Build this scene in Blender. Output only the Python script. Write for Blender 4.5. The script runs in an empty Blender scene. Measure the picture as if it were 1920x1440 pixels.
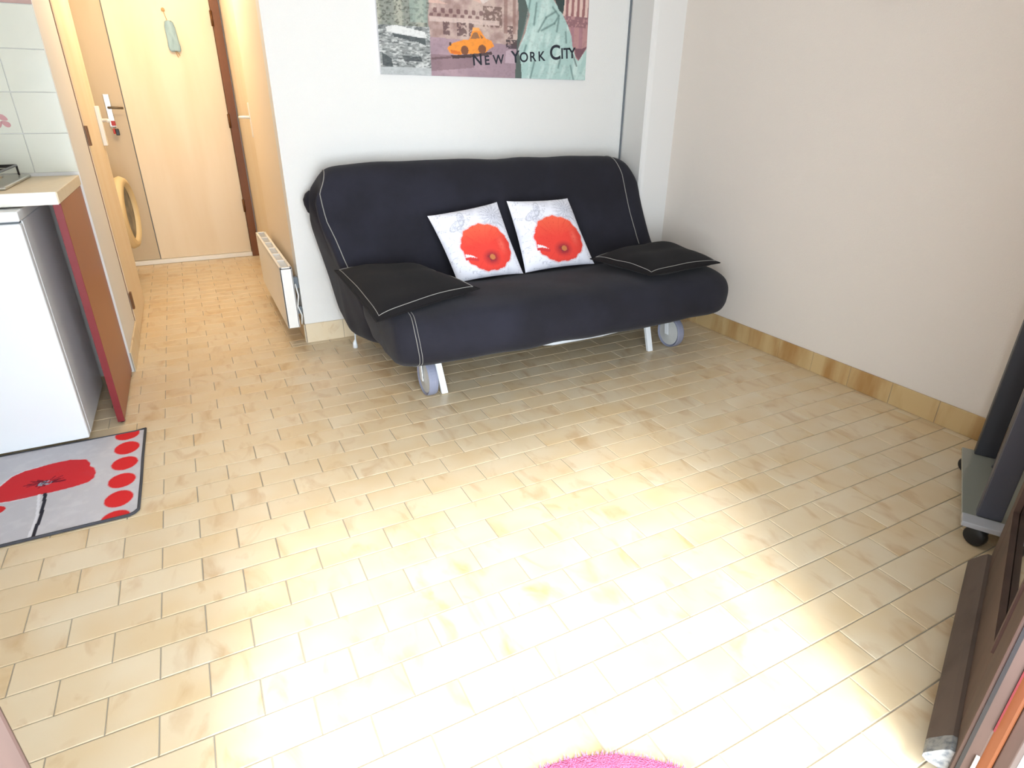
import bpy, bmesh, math, random
import numpy as np
from mathutils import Vector, Matrix

random.seed(7)
SC = bpy.context.scene
COL = SC.collection

# ------------------------------------------------------------------ camera, world, lights, exposure
CAM = Vector((0.66193, -1.90967, 1.17946))
yaw, pit, rol = 0.47768, 0.43162, 0.00798
fwd = Vector((math.sin(yaw)*math.cos(pit), math.cos(yaw)*math.cos(pit), -math.sin(pit)))
rt0 = Vector((math.cos(yaw), -math.sin(yaw), 0))
up0 = rt0.cross(fwd)
rt = math.cos(rol)*rt0 + math.sin(rol)*up0
up = -math.sin(rol)*rt0 + math.cos(rol)*up0
cam = bpy.data.objects.new('camera', bpy.data.cameras.new('camera'))
COL.objects.link(cam)
cam.matrix_world = Matrix(((rt.x, up.x, -fwd.x, CAM.x), (rt.y, up.y, -fwd.y, CAM.y), (rt.z, up.z, -fwd.z, CAM.z), (0, 0, 0, 1)))
cam.data.sensor_width = 36.0
cam.data.lens = 1129.787/1920*36
cam.data.clip_start = 0.02
SC.camera = cam

SC.view_settings.view_transform = 'Standard'
SC.view_settings.look = 'None'
SC.view_settings.gamma = 1.0
SC.view_settings.use_curve_mapping = False
SC.view_settings.exposure = 0.35

w = bpy.data.worlds.new('world'); SC.world = w
w.use_nodes = True
wb = w.node_tree.nodes['Background']
wb.inputs[0].default_value = (0.86, 0.93, 1.0, 1)
wb.inputs[1].default_value = 1.4

def area(name, loc, target, sx, sy, power, color):
    l = bpy.data.lights.new(name, 'AREA'); l.shape = 'RECTANGLE'; l.size = sx; l.size_y = sy
    l.energy = power; l.color = color
    o = bpy.data.objects.new(name, l); COL.objects.link(o); o.location = loc
    d = Vector(target)-Vector(loc)
    o.rotation_euler = d.to_track_quat('-Z', 'Y').to_euler()
    return o
# daylight coming in through the open french window behind the camera
sun = bpy.data.lights.new('hazy_sun', 'SUN'); sun.energy = 3.2; sun.angle = math.radians(14); sun.color = (1.0, 0.98, 0.95)
sun_o = bpy.data.objects.new('hazy_sun', sun); COL.objects.link(sun_o)
sun_o.rotation_euler = Vector((0.31*.60, 0.95*.60, -0.80)).to_track_quat('-Z', 'Y').to_euler()
area('daylight_high', (0.95, -2.35, 2.30), (1.25, -0.65, 0.0), 1.9, 1.0, 9, (0.84, 0.93, 1.0))
area('daylight_low', (0.75, -2.6, 0.80), (1.75, 1.3, 1.15), 1.8, 1.4, 110, (0.82, 0.91, 1.0))
# warm ceiling lamp of the entry corridor
pl = bpy.data.lights.new('corridor_lamp_light', 'POINT'); pl.energy = 27; pl.color = (1.0, 0.85, 0.66); pl.shadow_soft_size = 0.10
po = bpy.data.objects.new('corridor_lamp_light', pl); COL.objects.link(po); po.location = (0.72, 2.45, 2.22)

# ------------------------------------------------------------------ materials
def lin(c):
    if isinstance(c, str):
        c = tuple(int(c[i:i+2], 16)/255 for i in (0, 2, 4))
    return tuple((x/12.92 if x <= 0.04045 else ((x+0.055)/1.055)**2.4) for x in c)

def mat(name, col, rough=0.5, metal=0.0, noise=None, bump=None, spec=0.5, sheen=0.0, coat=0.0, emit=None, attr=False):
    """col: sRGB hex; noise=(scale, amount, hex2, stretch); bump=(scale, strength, distance)"""
    m = bpy.data.materials.new(name); m.use_nodes = True
    nt = m.node_tree; b = nt.nodes['Principled BSDF']
    b.inputs['Roughness'].default_value = rough
    b.inputs['Metallic'].default_value = metal
    b.inputs['Specular IOR Level'].default_value = spec
    b.inputs['Sheen Weight'].default_value = sheen
    b.inputs['Coat Weight'].default_value = coat
    b.inputs['Base Color'].default_value = (*lin(col), 1)
    geo = nt.nodes.new('ShaderNodeNewGeometry')
    if attr:
        a = nt.nodes.new('ShaderNodeAttribute'); a.attribute_name = 'Col'
        nt.links.new(a.outputs['Color'], b.inputs['Base Color'])
    if noise:
        sc, amt, c2, st = noise
        mp = nt.nodes.new('ShaderNodeMapping'); mp.inputs['Scale'].default_value = st
        nt.links.new(geo.outputs['Position'], mp.inputs['Vector'])
        n = nt.nodes.new('ShaderNodeTexNoise'); n.inputs['Scale'].default_value = sc; n.inputs['Detail'].default_value = 5
        nt.links.new(mp.outputs[0], n.inputs['Vector'])
        r = nt.nodes.new('ShaderNodeMapRange'); r.inputs['From Min'].default_value = 0.42; r.inputs['From Max'].default_value = 0.68
        r.inputs['To Min'].default_value = 0; r.inputs['To Max'].default_value = amt
        nt.links.new(n.outputs['Fac'], r.inputs['Value'])
        mx = nt.nodes.new('ShaderNodeMix'); mx.data_type = 'RGBA'
        mx.inputs[6].default_value = (*lin(col), 1); mx.inputs[7].default_value = (*lin(c2), 1)
        nt.links.new(r.outputs[0], mx.inputs[0]); nt.links.new(mx.outputs[2], b.inputs['Base Color'])
    if bump:
        n = nt.nodes.new('ShaderNodeTexNoise'); n.inputs['Scale'].default_value = bump[0]; n.inputs['Detail'].default_value = 3
        nt.links.new(geo.outputs['Position'], n.inputs['Vector'])
        bp = nt.nodes.new('ShaderNodeBump'); bp.inputs['Strength'].default_value = bump[1]; bp.inputs['Distance'].default_value = bump[2]
        nt.links.new(n.outputs['Fac'], bp.inputs['Height']); nt.links.new(bp.outputs[0], b.inputs['Normal'])
    if emit:
        b.inputs['Emission Color'].default_value = (*lin(emit[0]), 1); b.inputs['Emission Strength'].default_value = emit[1]
    return m

def tile_mat():
    m = bpy.data.materials.new('marbled_tile'); m.use_nodes = True
    nt = m.node_tree; b = nt.nodes['Principled BSDF']; L = nt.links
    def math_(op, a, bb=None, c=None):
        n = nt.nodes.new('ShaderNodeMath'); n.operation = op
        for i, v in enumerate((a, bb, c)):
            if v is None: continue
            if isinstance(v, (int, float)): n.inputs[i].default_value = v
            else: L.new(v, n.inputs[i])
        return n.outputs[0]
    geo = nt.nodes.new('ShaderNodeNewGeometry')
    sp = nt.nodes.new('ShaderNodeSeparateXYZ'); L.new(geo.outputs['Position'], sp.inputs[0])
    row = math_('FLOOR', math_('MULTIPLY', sp.outputs['Y'], -10.0))
    par = math_('FLOORED_MODULO', row, 2.0)
    colx = math_('FLOOR', math_('MULTIPLY_ADD', sp.outputs['X'], 5.0, math_('MULTIPLY', par, 0.5)))
    cb = nt.nodes.new('ShaderNodeCombineXYZ'); L.new(row, cb.inputs[0]); L.new(colx, cb.inputs[1])
    wn = nt.nodes.new('ShaderNodeTexWhiteNoise'); wn.noise_dimensions = '3D'; L.new(cb.outputs[0], wn.inputs['Vector'])
    off = nt.nodes.new('ShaderNodeVectorMath'); off.operation = 'MULTIPLY_ADD'
    L.new(wn.outputs['Color'], off.inputs[0]); off.inputs[1].default_value = (13, 17, 9); L.new(geo.outputs['Position'], off.inputs[2])
    mp = nt.nodes.new('ShaderNodeMapping'); mp.inputs['Rotation'].default_value = (0, 0, 0.9); mp.inputs['Scale'].default_value = (1.0, 0.45, 1)
    L.new(off.outputs[0], mp.inputs['Vector'])
    n1 = nt.nodes.new('ShaderNodeTexNoise'); n1.inputs['Scale'].default_value = 13; n1.inputs['Detail'].default_value = 4; n1.inputs['Distortion'].default_value = 0.8
    L.new(mp.outputs[0], n1.inputs['Vector'])
    n2 = nt.nodes.new('ShaderNodeTexNoise'); n2.inputs['Scale'].default_value = 5; n2.inputs['Detail'].default_value = 2
    L.new(off.outputs[0], n2.inputs['Vector'])
    f1 = nt.nodes.new('ShaderNodeMapRange'); f1.inputs['From Min'].default_value = 0.55; f1.inputs['From Max'].default_value = 0.82; f1.inputs['To Max'].default_value = 0.7
    L.new(n1.outputs['Fac'], f1.inputs['Value'])
    f2 = nt.nodes.new('ShaderNodeMapRange'); f2.inputs['From Min'].default_value = 0.35; f2.inputs['From Max'].default_value = 0.7; f2.inputs['To Max'].default_value = 0.8
    L.new(n2.outputs['Fac'], f2.inputs['Value'])
    m1 = nt.nodes.new('ShaderNodeMix'); m1.data_type = 'RGBA'
    m1.inputs[6].default_value = (*lin(TILE_A), 1); m1.inputs[7].default_value = (*lin(TILE_B), 1); L.new(f2.outputs[0], m1.inputs[0])
    m2 = nt.nodes.new('ShaderNodeMix'); m2.data_type = 'RGBA'
    L.new(m1.outputs[2], m2.inputs[6]); m2.inputs[7].default_value = (*lin(TILE_C), 1); L.new(f1.outputs[0], m2.inputs[0])
    hv = nt.nodes.new('ShaderNodeHueSaturation'); L.new(m2.outputs[2], hv.inputs['Color'])
    L.new(math_('MULTIPLY_ADD', wn.outputs['Value'], 0.05, 0.975), hv.inputs['Value'])
    L.new(hv.outputs[0], b.inputs['Base Color'])
    b.inputs['Roughness'].default_value = 0.33
    b.inputs['Specular IOR Level'].default_value = 0.45
    n3 = nt.nodes.new('ShaderNodeTexNoise'); n3.inputs['Scale'].default_value = 60
    L.new(geo.outputs['Position'], n3.inputs['Vector'])
    bp = nt.nodes.new('ShaderNodeBump'); bp.inputs['Strength'].default_value = 0.12; bp.inputs['Distance'].default_value = 0.002
    L.new(n3.outputs['Fac'], bp.inputs['Height']); L.new(bp.outputs[0], b.inputs['Normal'])
    return m

TILE_A, TILE_B, TILE_C = 'dac9ab', 'd3b88d', 'ae7f44'
M = {}
M['tile'] = tile_mat()
M['grout'] = mat('grout', 'a39c8e', 0.95, bump=(300, .3, .001))
M['plaster'] = mat('rough_white_plaster', 'e4e2dd', 0.9, bump=(220, 0.5, 0.0025))
M['plaster_smooth'] = mat('smooth_white_paint', 'e2e0dc', 0.75)
M['plaster_dim'] = mat('rough_plaster_dim_light', 'dfd6cc', 0.9, bump=(220, 0.5, 0.0025))  # same plaster as the back wall, its weaker light put into the colour
M['ceil'] = mat('ceiling_paint', 'e8e6e0', 0.9)
M['oak'] = mat('light_oak_laminate', 'e6d5b8', 0.45, noise=(6, 0.5, 'dcc49c', (1, 1, 0.15)))
M['oak_day_sheen'] = mat('oak_laminate_day_sheen', 'c3b193', 0.4, noise=(6, 0.5, 'b79f7c', (1, 1, 0.2)))  # oak with a grey daylight reflection put into the colour
M['oak_wall'] = mat('warm_painted_panel', 'e8d8c0', 0.55)
M['brown'] = mat('dark_brown_wood', '7a4a26', 0.5, noise=(8, 0.6, '5a3218', (1, 1, 0.1)))
M['white'] = mat('white_enamel', 'e9edf0', 0.3)
M['white_pl'] = mat('white_plastic', 'eceae4', 0.35)
M['grey_seal'] = mat('grey_seal', '6f757a', 0.7)
M['counter'] = mat('cream_worktop', 'd9cbb0', 0.45, noise=(40, 0.4, 'cdbb9a', (1, 1, 1)))
M['counter_edge'] = mat('white_worktop_edge', 'ece8dc', 0.4)
M['panel'] = mat('red_laminate_warm_reflection', '8e431d', 0.33, noise=(5, 0.3, '843a1a', (1, 1, 0.3)))  # red board; the warm reflection on its side is put into the brown
M['red_edge'] = mat('dark_red_edge_band', '7a1a20', 0.5)
M['ktile'] = mat('pale_green_white_glazed_tile', 'd6d6c8', 0.18, noise=(6, 0.35, 'cacdbf', (1, 1, 1)))
M['ktile_pink'] = mat('pink_glazed_border_tile', 'b99a92', 0.2)
M['petal_pink'] = mat('printed_pink_petal', 'c08c8c', 0.3)
M['petal_grey'] = mat('printed_grey_petal', '8f8a80', 0.3)
M['steel'] = mat('brushed_steel', 'b9b7ae', 0.3, 0.85)
M['black'] = mat('black_enamel', '1b1a1c', 0.35)
M['chrome'] = mat('satin_chrome', 'd4d6d8', 0.25, 0.9)
M['darkmetal'] = mat('dark_handle_metal', '6b5d4a', 0.4, 0.6)
M['redplastic'] = mat('red_key_cap', 'b02820', 0.4)
M['denim'] = mat('black_denim', '242329', 0.95, noise=(3, 0.6, '30303b', (1, 1, 1)), bump=(420, 0.35, 0.002), spec=0.15, sheen=0.06)
M['denim_black'] = mat('deep_black_denim', '1c1a1b', 0.95, bump=(420, 0.35, 0.002), spec=0.12, sheen=0.04)
M['stitch'] = mat('grey_stitching', '8f8d88', 0.9)
M['wheel_hub'] = mat('pale_grey_plastic', 'c2c3c0', 0.45)
M['wheel_tyre'] = mat('blue_grey_rubber', '85889a', 0.7)
M['print'] = mat('printed_cloth', 'ffffff', 0.85, attr=True, bump=(500, .15, .001), spec=0.2)
M['print_canvas'] = mat('printed_canvas', 'ffffff', 0.7, attr=True, bump=(700, .2, .001), spec=0.2)
M['print_rug'] = mat('printed_pile', 'ffffff', 1.0, attr=True, bump=(500, .7, .004), spec=0.1)
M['ink'] = mat('dark_printed_ink', '34363c', 0.8, spec=0.1)
M['cushion_back'] = mat('white_cushion_cloth', 'dfe0e6', 0.9)
M['rug_edge'] = mat('charcoal_rug_binding', '45464c', 0.95)
M['pink'] = mat('pink_pile', 'e884ae', 1.0, noise=(60, 0.6, 'd8709e', (1, 1, 1)), bump=(300, .8, .006), spec=0.1)
M['tvmetal'] = mat('charcoal_painted_steel', '33343a', 0.45)
M['tvmetal_l'] = mat('grey_painted_steel', '4a4b54', 0.4)
M['glass_base'] = mat('grey_green_glass', '8b8d84', 0.08, spec=0.8)
M['glass_glint'] = mat('painted_glass_glint', 'b2b4ba', 0.25)  # pale colour painting the bright reflection at the end of the plate
M['rubber'] = mat('black_rubber', '17181a', 0.45)
M['weathered'] = mat('weathered_brown_wood', '503c33', 0.6, noise=(14, 0.9, '3c2c25', (1, 1, 0.15)))
M['ledge'] = mat('grey_brown_ledge_wood', '5e5047', 0.65, noise=(16, 0.8, '4c4038', (0.3, 1, 1)))
M['skirt'] = mat('brown_marbled_skirting_tile', 'c8ac7c', 0.4, noise=(7, 0.9, 'a57a44', (1, 1.6, 0.3)))
M['worn'] = mat('worn_silvery_wood', '8e8f8c', 0.6, noise=(90, 0.9, '565b62', (1, 1, 1)))
M['varnish'] = mat('orange_varnished_wood', '6e3b1a', 0.5, noise=(12, 0.6, '562c12', (1, 1, 0.1)), coat=0.0)
M['red_paint'] = mat('red_painted_bead', '5e0a12', 0.6)
M['yellowwood'] = mat('yellow_rim', 'dcc596', 0.5)
M['dark_pic'] = mat('dark_picture_face', '5a5852', 0.5, noise=(11, 0.8, '9a927e', (1, 1, 1)))
M['bluecloth'] = mat('pale_blue_tassel', '9db8c0', 0.9, noise=(40, 0.6, '7e98a2', (1, 1, 0.3)))
M['string'] = mat('tan_string', 'c19a68', 0.9)
M['hinge'] = mat('brown_hinge_metal', '6a4526', 0.4, 0.5)
M['sconce'] = mat('beige_grey_ceramic', 'b3aaa0', 0.5)
M['lampglass'] = mat('lit_lamp_glass', 'ffe9c8', 0.4, emit=('ffd9a0', 4.0))
gl = bpy.data.materials.new('window_glass'); gl.use_nodes = True
g = gl.node_tree.nodes['Principled BSDF']; g.inputs['Transmission Weight'].default_value = 1.0
g.inputs['Roughness'].default_value = 0.02; g.inputs['Base Color'].default_value = (.85, .88, .9, 1)
M['glass'] = gl

# ------------------------------------------------------------------ helpers
def base_of(o):
    v = Vector((0, 0, 0))
    while o is not None:
        v += Vector(o.location); o = o.parent
    return v

def tag(o, label=None, cat=None, group=None, kind=None):
    if label: o['label'] = label
    if cat: o['category'] = cat
    if group: o['group'] = group
    if kind: o['kind'] = kind
    return o

def thing(name, loc, label=None, cat=None, group=None, kind=None):
    o = bpy.data.objects.new(name, None); COL.objects.link(o); o.location = loc
    o.empty_display_size = 0.05
    return tag(o, label, cat, group, kind)

def obj(name, verts, faces, m, parent=None, smooth=False, origin=None, label=None, col=None):
    """verts are world coordinates; the object's origin sits at its parent's base or at origin"""
    off = base_of(parent) if parent is not None else Vector(origin or (0, 0, 0))
    me = bpy.data.meshes.new(name)
    V = np.array([tuple(v) for v in verts], dtype=np.float64) - np.array(off)[None, :]
    me.from_pydata(V.tolist(), [], [list(f) for f in faces])
    ms = m if isinstance(m, (list, tuple)) else [m]
    for k in ms: me.materials.append(k)
    if smooth: me.polygons.foreach_set('use_smooth', [True]*len(me.polygons))
    if col is not None:
        a = me.color_attributes.new('Col', 'FLOAT_COLOR', 'POINT')
        c = np.ones((len(V), 4), dtype=np.float32); c[:, :3] = col
        a.data.foreach_set('color', c.ravel())
    me.update()
    o = bpy.data.objects.new(name, me); COL.objects.link(o)
    if parent is not None: o.parent = parent
    else: o.location = off
    if label: o['label'] = label
    return o

class MB:
    def __init__(s): s.v = []; s.f = []
    def add(s, v, f):
        n = len(s.v); s.v += [Vector(q) for q in v]; s.f += [tuple(i+n for i in q) for q in f]; return s
    def box(s, lo, hi, bev=0.0, R=None, c=None):
        """box from lo to hi (optionally chamfered, rotated by R about c)"""
        bm = bmesh.new(); bmesh.ops.create_cube(bm, size=1.0)
        lo = Vector(lo); hi = Vector(hi)
        for v in bm.verts:
            v.co = Vector(((lo[i]+hi[i])/2 + v.co[i]*(hi[i]-lo[i]) for i in range(3)))
        if bev: bmesh.ops.bevel(bm, geom=list(bm.edges), offset=bev, segments=2, affect='EDGES', profile=0.5)
        bm.verts.index_update()
        vs = [v.co.copy() for v in bm.verts]; fs = [[v.index for v in f.verts] for f in bm.faces]; bm.free()
        if R is not None:
            c = Vector(c); vs = [R @ (v-c)+c for v in vs]
        return s.add(vs, fs)
    def obox(s, o, ex, ey, ez, bev=0.0):
        """oriented box: corner o and three edge vectors"""
        bm = bmesh.new(); bmesh.ops.create_cube(bm, size=1.0)
        o, ex, ey, ez = map(Vector, (o, ex, ey, ez))
        lx, ly, lz = ex.length, ey.length, ez.length
        for v in bm.verts: v.co = Vector(((v.co.x+.5)*lx, (v.co.y+.5)*ly, (v.co.z+.5)*lz))
        if bev: bmesh.ops.bevel(bm, geom=list(bm.edges), offset=bev, segments=2, affect='EDGES', profile=0.5)
        bm.verts.index_update()
        ex, ey, ez = ex/lx, ey/ly, ez/lz
        vs = [o+ex*v.co.x+ey*v.co.y+ez*v.co.z for v in bm.verts]; fs = [[v.index for v in f.verts] for f in bm.faces]; bm.free()
        return s.add(vs, fs)
    def prism(s, poly, z0, z1):
        n = len(poly)
        v = [(x, y, z0) for x, y in poly]+[(x, y, z1) for x, y in poly]
        f = [tuple(range(n))[::-1], tuple(range(n, 2*n))]+[(i, (i+1) % n, (i+1) % n+n, i+n) for i in range(n)]
        return s.add(v, f)
    def tube(s, pts, r, n=8, cap=True, closed=False):
        pts = [Vector(p) for p in pts]; N = len(pts); rings = []
        rr = r if isinstance(r, (list, tuple)) else [r]*N
        prev = None
        for i, p in enumerate(pts):
            a = pts[i-1] if (i > 0 or closed) else p
            b = pts[(i+1) % N] if (i < N-1 or closed) else p
            t = (b-a).normalized()
            if prev is None:
                u = t.orthogonal().normalized()
            else:
                u = (prev - t*prev.dot(t)).normalized()
            prev = u; w_ = t.cross(u)
            rings.append([p+(u*math.cos(2*math.pi*k/n)+w_*math.sin(2*math.pi*k/n))*rr[i] for k in range(n)])
        v = [q for rg in rings for q in rg]; f = []
        for i in range(N if closed else N-1):
            j = (i+1) % N
            for k in range(n): f.append((i*n+k, i*n+(k+1) % n, j*n+(k+1) % n, j*n+k))
        if cap and not closed:
            f.append(tuple(range(n))[::-1]); f.append(tuple((N-1)*n+k for k in range(n)))
        return s.add(v, f)
    def lathe(s, prof, c, axis='Z', n=32):
        """prof = [(r, h)...] about axis through c"""
        c = Vector(c); v = []; f = []
        for r, h in prof:
            for k in range(n):
                a = 2*math.pi*k/n; p, q = r*math.cos(a), r*math.sin(a)
                v.append(c+(Vector((p, q, h)) if axis == 'Z' else Vector((h, p, q)) if axis == 'X' else Vector((p, h, q))))
        for i in range(len(prof)-1):
            for k in range(n): f.append((i*n+k, i*n+(k+1) % n, (i+1)*n+(k+1) % n, (i+1)*n+k))
        f.append(tuple(range(n))[::-1]); f.append(tuple((len(prof)-1)*n+k for k in range(n)))
        return s.add(v, f)
    def obj(s, name, m, parent=None, smooth=False, **kw):
        bm = bmesh.new(); vs = [bm.verts.new(v) for v in s.v]
        for fc in s.f:
            try: bm.faces.new([vs[i] for i in fc])
            except ValueError: pass
        bmesh.ops.recalc_face_normals(bm, faces=list(bm.faces)); bm.verts.index_update()
        v = [q.co.copy() for q in bm.verts]; f = [[q.index for q in fc.verts] for fc in bm.faces]; bm.free()
        return obj(name, v, f, m, parent, smooth, **kw)

def struct(name, mb, m, **kw):
    o = mb.obj(name, m, **kw); o['kind'] = 'structure'; return o

# numpy value noise
_rg = np.random.RandomState(3); _T = _rg.rand(64, 64)
def vnoise(x, y):
    xi = np.floor(x).astype(int); yi = np.floor(y).astype(int); fx = x-xi; fy = y-yi
    fx = fx*fx*(3-2*fx); fy = fy*fy*(3-2*fy)
    T = lambda a, b: _T[a % 64, b % 64]
    return (T(xi, yi)*(1-fx)+T(xi+1, yi)*fx)*(1-fy)+(T(xi, yi+1)*(1-fx)+T(xi+1, yi+1)*fx)*fy
def fbm(x, y, o=4):
    s = 0; a = .5
    for k in range(o): s = s+a*vnoise(x*2**k+k*7.3, y*2**k+k*3.1); a *= .5
    return s
def inpoly(X, Y, P):
    r = np.zeros(X.shape, bool); n = len(P)
    for i in range(n):
        x1, y1 = P[i]; x2, y2 = P[(i+1) % n]
        if y1 == y2: continue
        c = ((y1 > Y) != (y2 > Y)) & (X < (x2-x1)*(Y-y1)/(y2-y1)+x1); r ^= c
    return r
def segd(X, Y, a, b):
    ax, ay = a; bx, by = b; dx, dy = bx-ax, by-ay
    t = np.clip(((X-ax)*dx+(Y-ay)*dy)/(dx*dx+dy*dy+1e-12), 0, 1)
    return np.hypot(X-ax-t*dx, Y-ay-t*dy)
def put(C, mask, c, a=1.0):
    c = np.array(lin(c)); mask = np.asarray(mask, float)[..., None]*a
    C[...] = C*(1-mask)+c*mask

# ------------------------------------------------------------------ room shell
XL, XR, YF, YB, ZC = -0.85, 3.24, -1.70, 1.342, 2.50
HX0, HX1, HY = 0.265, 1.085, 3.72          # corridor
fl = MB()
fl.box((XL-.2, YF-.35, -.12), (XR+.15, YB+.12, -.0025)); fl.box((HX0-.15, YB+.12, -.12), (HX1+.3, HY+.2, -.0025))
floor = struct('floor', fl, M['grout'])
struct('ceiling', MB().box((XL-.2, YF-.3, ZC), (XR+.15, YB+.1, ZC+.1)).box((HX0-.15, YB+.1, ZC), (HX1+.3, HY+.2, ZC+.1)), M['ceil'])
struct('wall_back', MB().box((HX1, YB, -.02), (XR+.12, YB+.1, ZC)), M['plaster'])
struct('wall_right', MB().box((XR, YF-.25, -.02), (XR+.12, YB, ZC)), M['plaster_dim'])
struct('wall_left', MB().box((XL-.12, YF-.25, -.02), (XL, 1.30, ZC)), M['plaster'])
struct('trim_1', MB().prism([(3.09, YB), (3.036, 1.075), (3.045, 1.061), (3.062, 1.056), (XR, 1.048), (XR, YB)], 0, ZC), M['plaster_smooth'])
struct('corner_shade_strip', MB().box((3.078, 1.334, 0.0), (3.086, 1.342, ZC)), M['grey_seal'])  # thin grey strip painting the slight shade beside the pillar seam
# window wall behind the camera, with the french window opening
OX0, OX1, OZ = -0.30, 1.79, 2.18
struct('wall_front', MB().box((XL, YF-.25, -.02), (OX0, YF, ZC)).box((OX1, YF-.25, -.02), (XR, YF-.010, ZC)).box((OX0, YF-.25, OZ), (OX1, YF, ZC)), M['plaster'])
# kitchen wall, corridor walls
kw = struct('wall_kitchen', MB().box((XL, 1.304, -.02), (HX0, 1.40, ZC)), M['plaster_smooth'])
struct('wall_hall_left', MB().box((HX0-.10, 1.40, -.02), (HX0, 1.835, ZC)).box((HX0-.10, 1.835, 2.05), (HX0, 2.60, ZC)).box((HX0-.20, 2.615, -.02), (HX0-.10, HY, ZC)), M['plaster_smooth'])
struct('wall_hall_right', MB().box((HX1, YB+.1, -.02), (HX1+.1, 2.45, ZC)).box((HX1+.03, 2.45, 2.05), (HX1+.13, 3.35, ZC)).box((HX1+.03, 3.35, -.02), (HX1+.13, HY, ZC)), M['oak_wall'])
struct('wall_hall_back', MB().box((HX0-.15, HY+.03, -.02), (HX1+.2, HY+.15, ZC)), M['plaster_smooth'])

# ------------------------------------------------------------------ floor tiles
def tile_mesh(x0, x1, y0, y1, g=0.0013, b=0.0016):
    """tile footprint, top at 0; the rim drops 1.6 mm"""
    X0, X1, Y0, Y1 = x0+g, x1-g, y0+g, y1-g
    v = []
    for z, i in ((-.004, 0), (-.0013, 0), (0, b)):
        v += [(X0+i, Y0+i, z), (X1-i, Y0+i, z), (X1-i, Y1-i, z), (X0+i, Y1-i, z)]
    f = [(8, 9, 10, 11)]
    for k in range(2):
        for i in range(4):
            j = (i+1) % 4; f.append((k*4+i, k*4+j, k*4+4+j, k*4+4+i))
    return v, f
rects = [(XL, XR, YF-.22, YB), (HX0-.10, HX1+.03, YB, HY-.01)]
tiles = []
for (rx0, rx1, ry0, ry1) in rects:
    j0 = math.floor(-ry1/0.1); j1 = math.ceil(-ry0/0.1)
    for j in range(j0, j1+1):                     # row between y=-j*.1 and -(j+1)*.1
        ya, yb = -(j+1)*.1, -j*.1
        off = 0.0 if (j % 2 == 0) else -0.1
        i0 = math.floor((rx0-off)/.2)-1; i1 = math.ceil((rx1-off)/.2)+1
        for i in range(i0, i1):
            xa = off+i*.2; xb = xa+.2
            a, b_, c, d = max(xa, rx0), min(xb, rx1), max(ya, ry0), min(yb, ry1)
            if b_-a < .012 or d-c < .012: continue
            if d <= 1.345 and c > 1.25 and b_ < HX0-.02 and c > 1.30: continue
            tiles.append((a, b_, c, d))
def cam_px(p):
    q = Vector(p)-CAM; zf = q.dot(fwd)
    if zf < .1: return None
    return 960+1129.8*q.dot(rt)/zf, 720-1129.8*q.dot(up)/zf
def area_px(t):
    pts = [cam_px((x, y, 0)) for x, y in ((t[0], t[2]), (t[1], t[2]), (t[1], t[3]), (t[0], t[3]))]
    if any(p is None for p in pts): return 0
    cx = sum(p[0] for p in pts)/4; cy = sum(p[1] for p in pts)/4
    if not (-40 < cx < 1960 and -40 < cy < 1480): return 0
    # hidden behind the fridge, under the sofa
    x, y = (t[0]+t[1])/2, (t[2]+t[3])/2
    if x < .2 and y > .62 or (1.35 < x and y > .85): return 0
    return abs(sum(pts[k][0]*pts[(k+1) % 4][1]-pts[(k+1) % 4][0]*pts[k][1] for k in range(4)))/2
tiles.sort(key=area_px, reverse=True)
v0, f0 = tile_mesh(0, .2, -.1, 0)
full = bpy.data.meshes.new('tile'); full.from_pydata(v0, [], f0); full.materials.append(M['tile'])
for t in tiles[:300]:
    if abs(t[1]-t[0]-.2) < 1e-6 and abs(t[3]-t[2]-.1) < 1e-6:
        o = bpy.data.objects.new('tile', full); COL.objects.link(o); o.location = (t[0], t[3], 0)
        o.parent = floor
    else:
        v, f = tile_mesh(*t); obj('tile', v, f, M['tile'], floor)
rest = MB()
for t in tiles[300:]: rest.add(*tile_mesh(*t))
o = obj('tile_field', rest.v, rest.f, M['tile'], floor); o['kind'] = 'stuff'

# ------------------------------------------------------------------ tile skirtings
def skirting(name, a, b, n, h, th, step, m='tile'):
    """tiles along a->b (xy), n = outward normal"""
    a = Vector((*a, 0)); b = Vector((*b, 0)); n = Vector((*n, 0)); L = (b-a).length; d = (b-a)/L
    bk = MB().obox(a, d*L, n*(th-.003), Vector((0, 0, h-.003)))
    r = struct(name, bk, M['grout'])
    s = 0
    while s < L-.01:
        e = min(s+step, L)
        MB().obox(a+d*(s+.001)+Vector((0, 0, .0005)), d*(e-s-.002), n*th, Vector((0, 0, h)), .0015).obj('tile', M[m], r)
        s = e
skirting('baseboard_right', (XR, 1.048), (XR, -1.60), (-1, 0), .098, .010, .20, 'skirt')
skirting('baseboard_back', (HX1+.0, YB), (3.07, YB), (0, -1), .105, .010, .20)
skirting('baseboard_hall_left', (HX0, 1.30), (HX0, 1.83), (1, 0), .098, .008, .20)
skirting('baseboard_hall_right', (HX1, 1.35), (HX1, 2.44), (-1, 0), .098, .006, .20)

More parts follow.
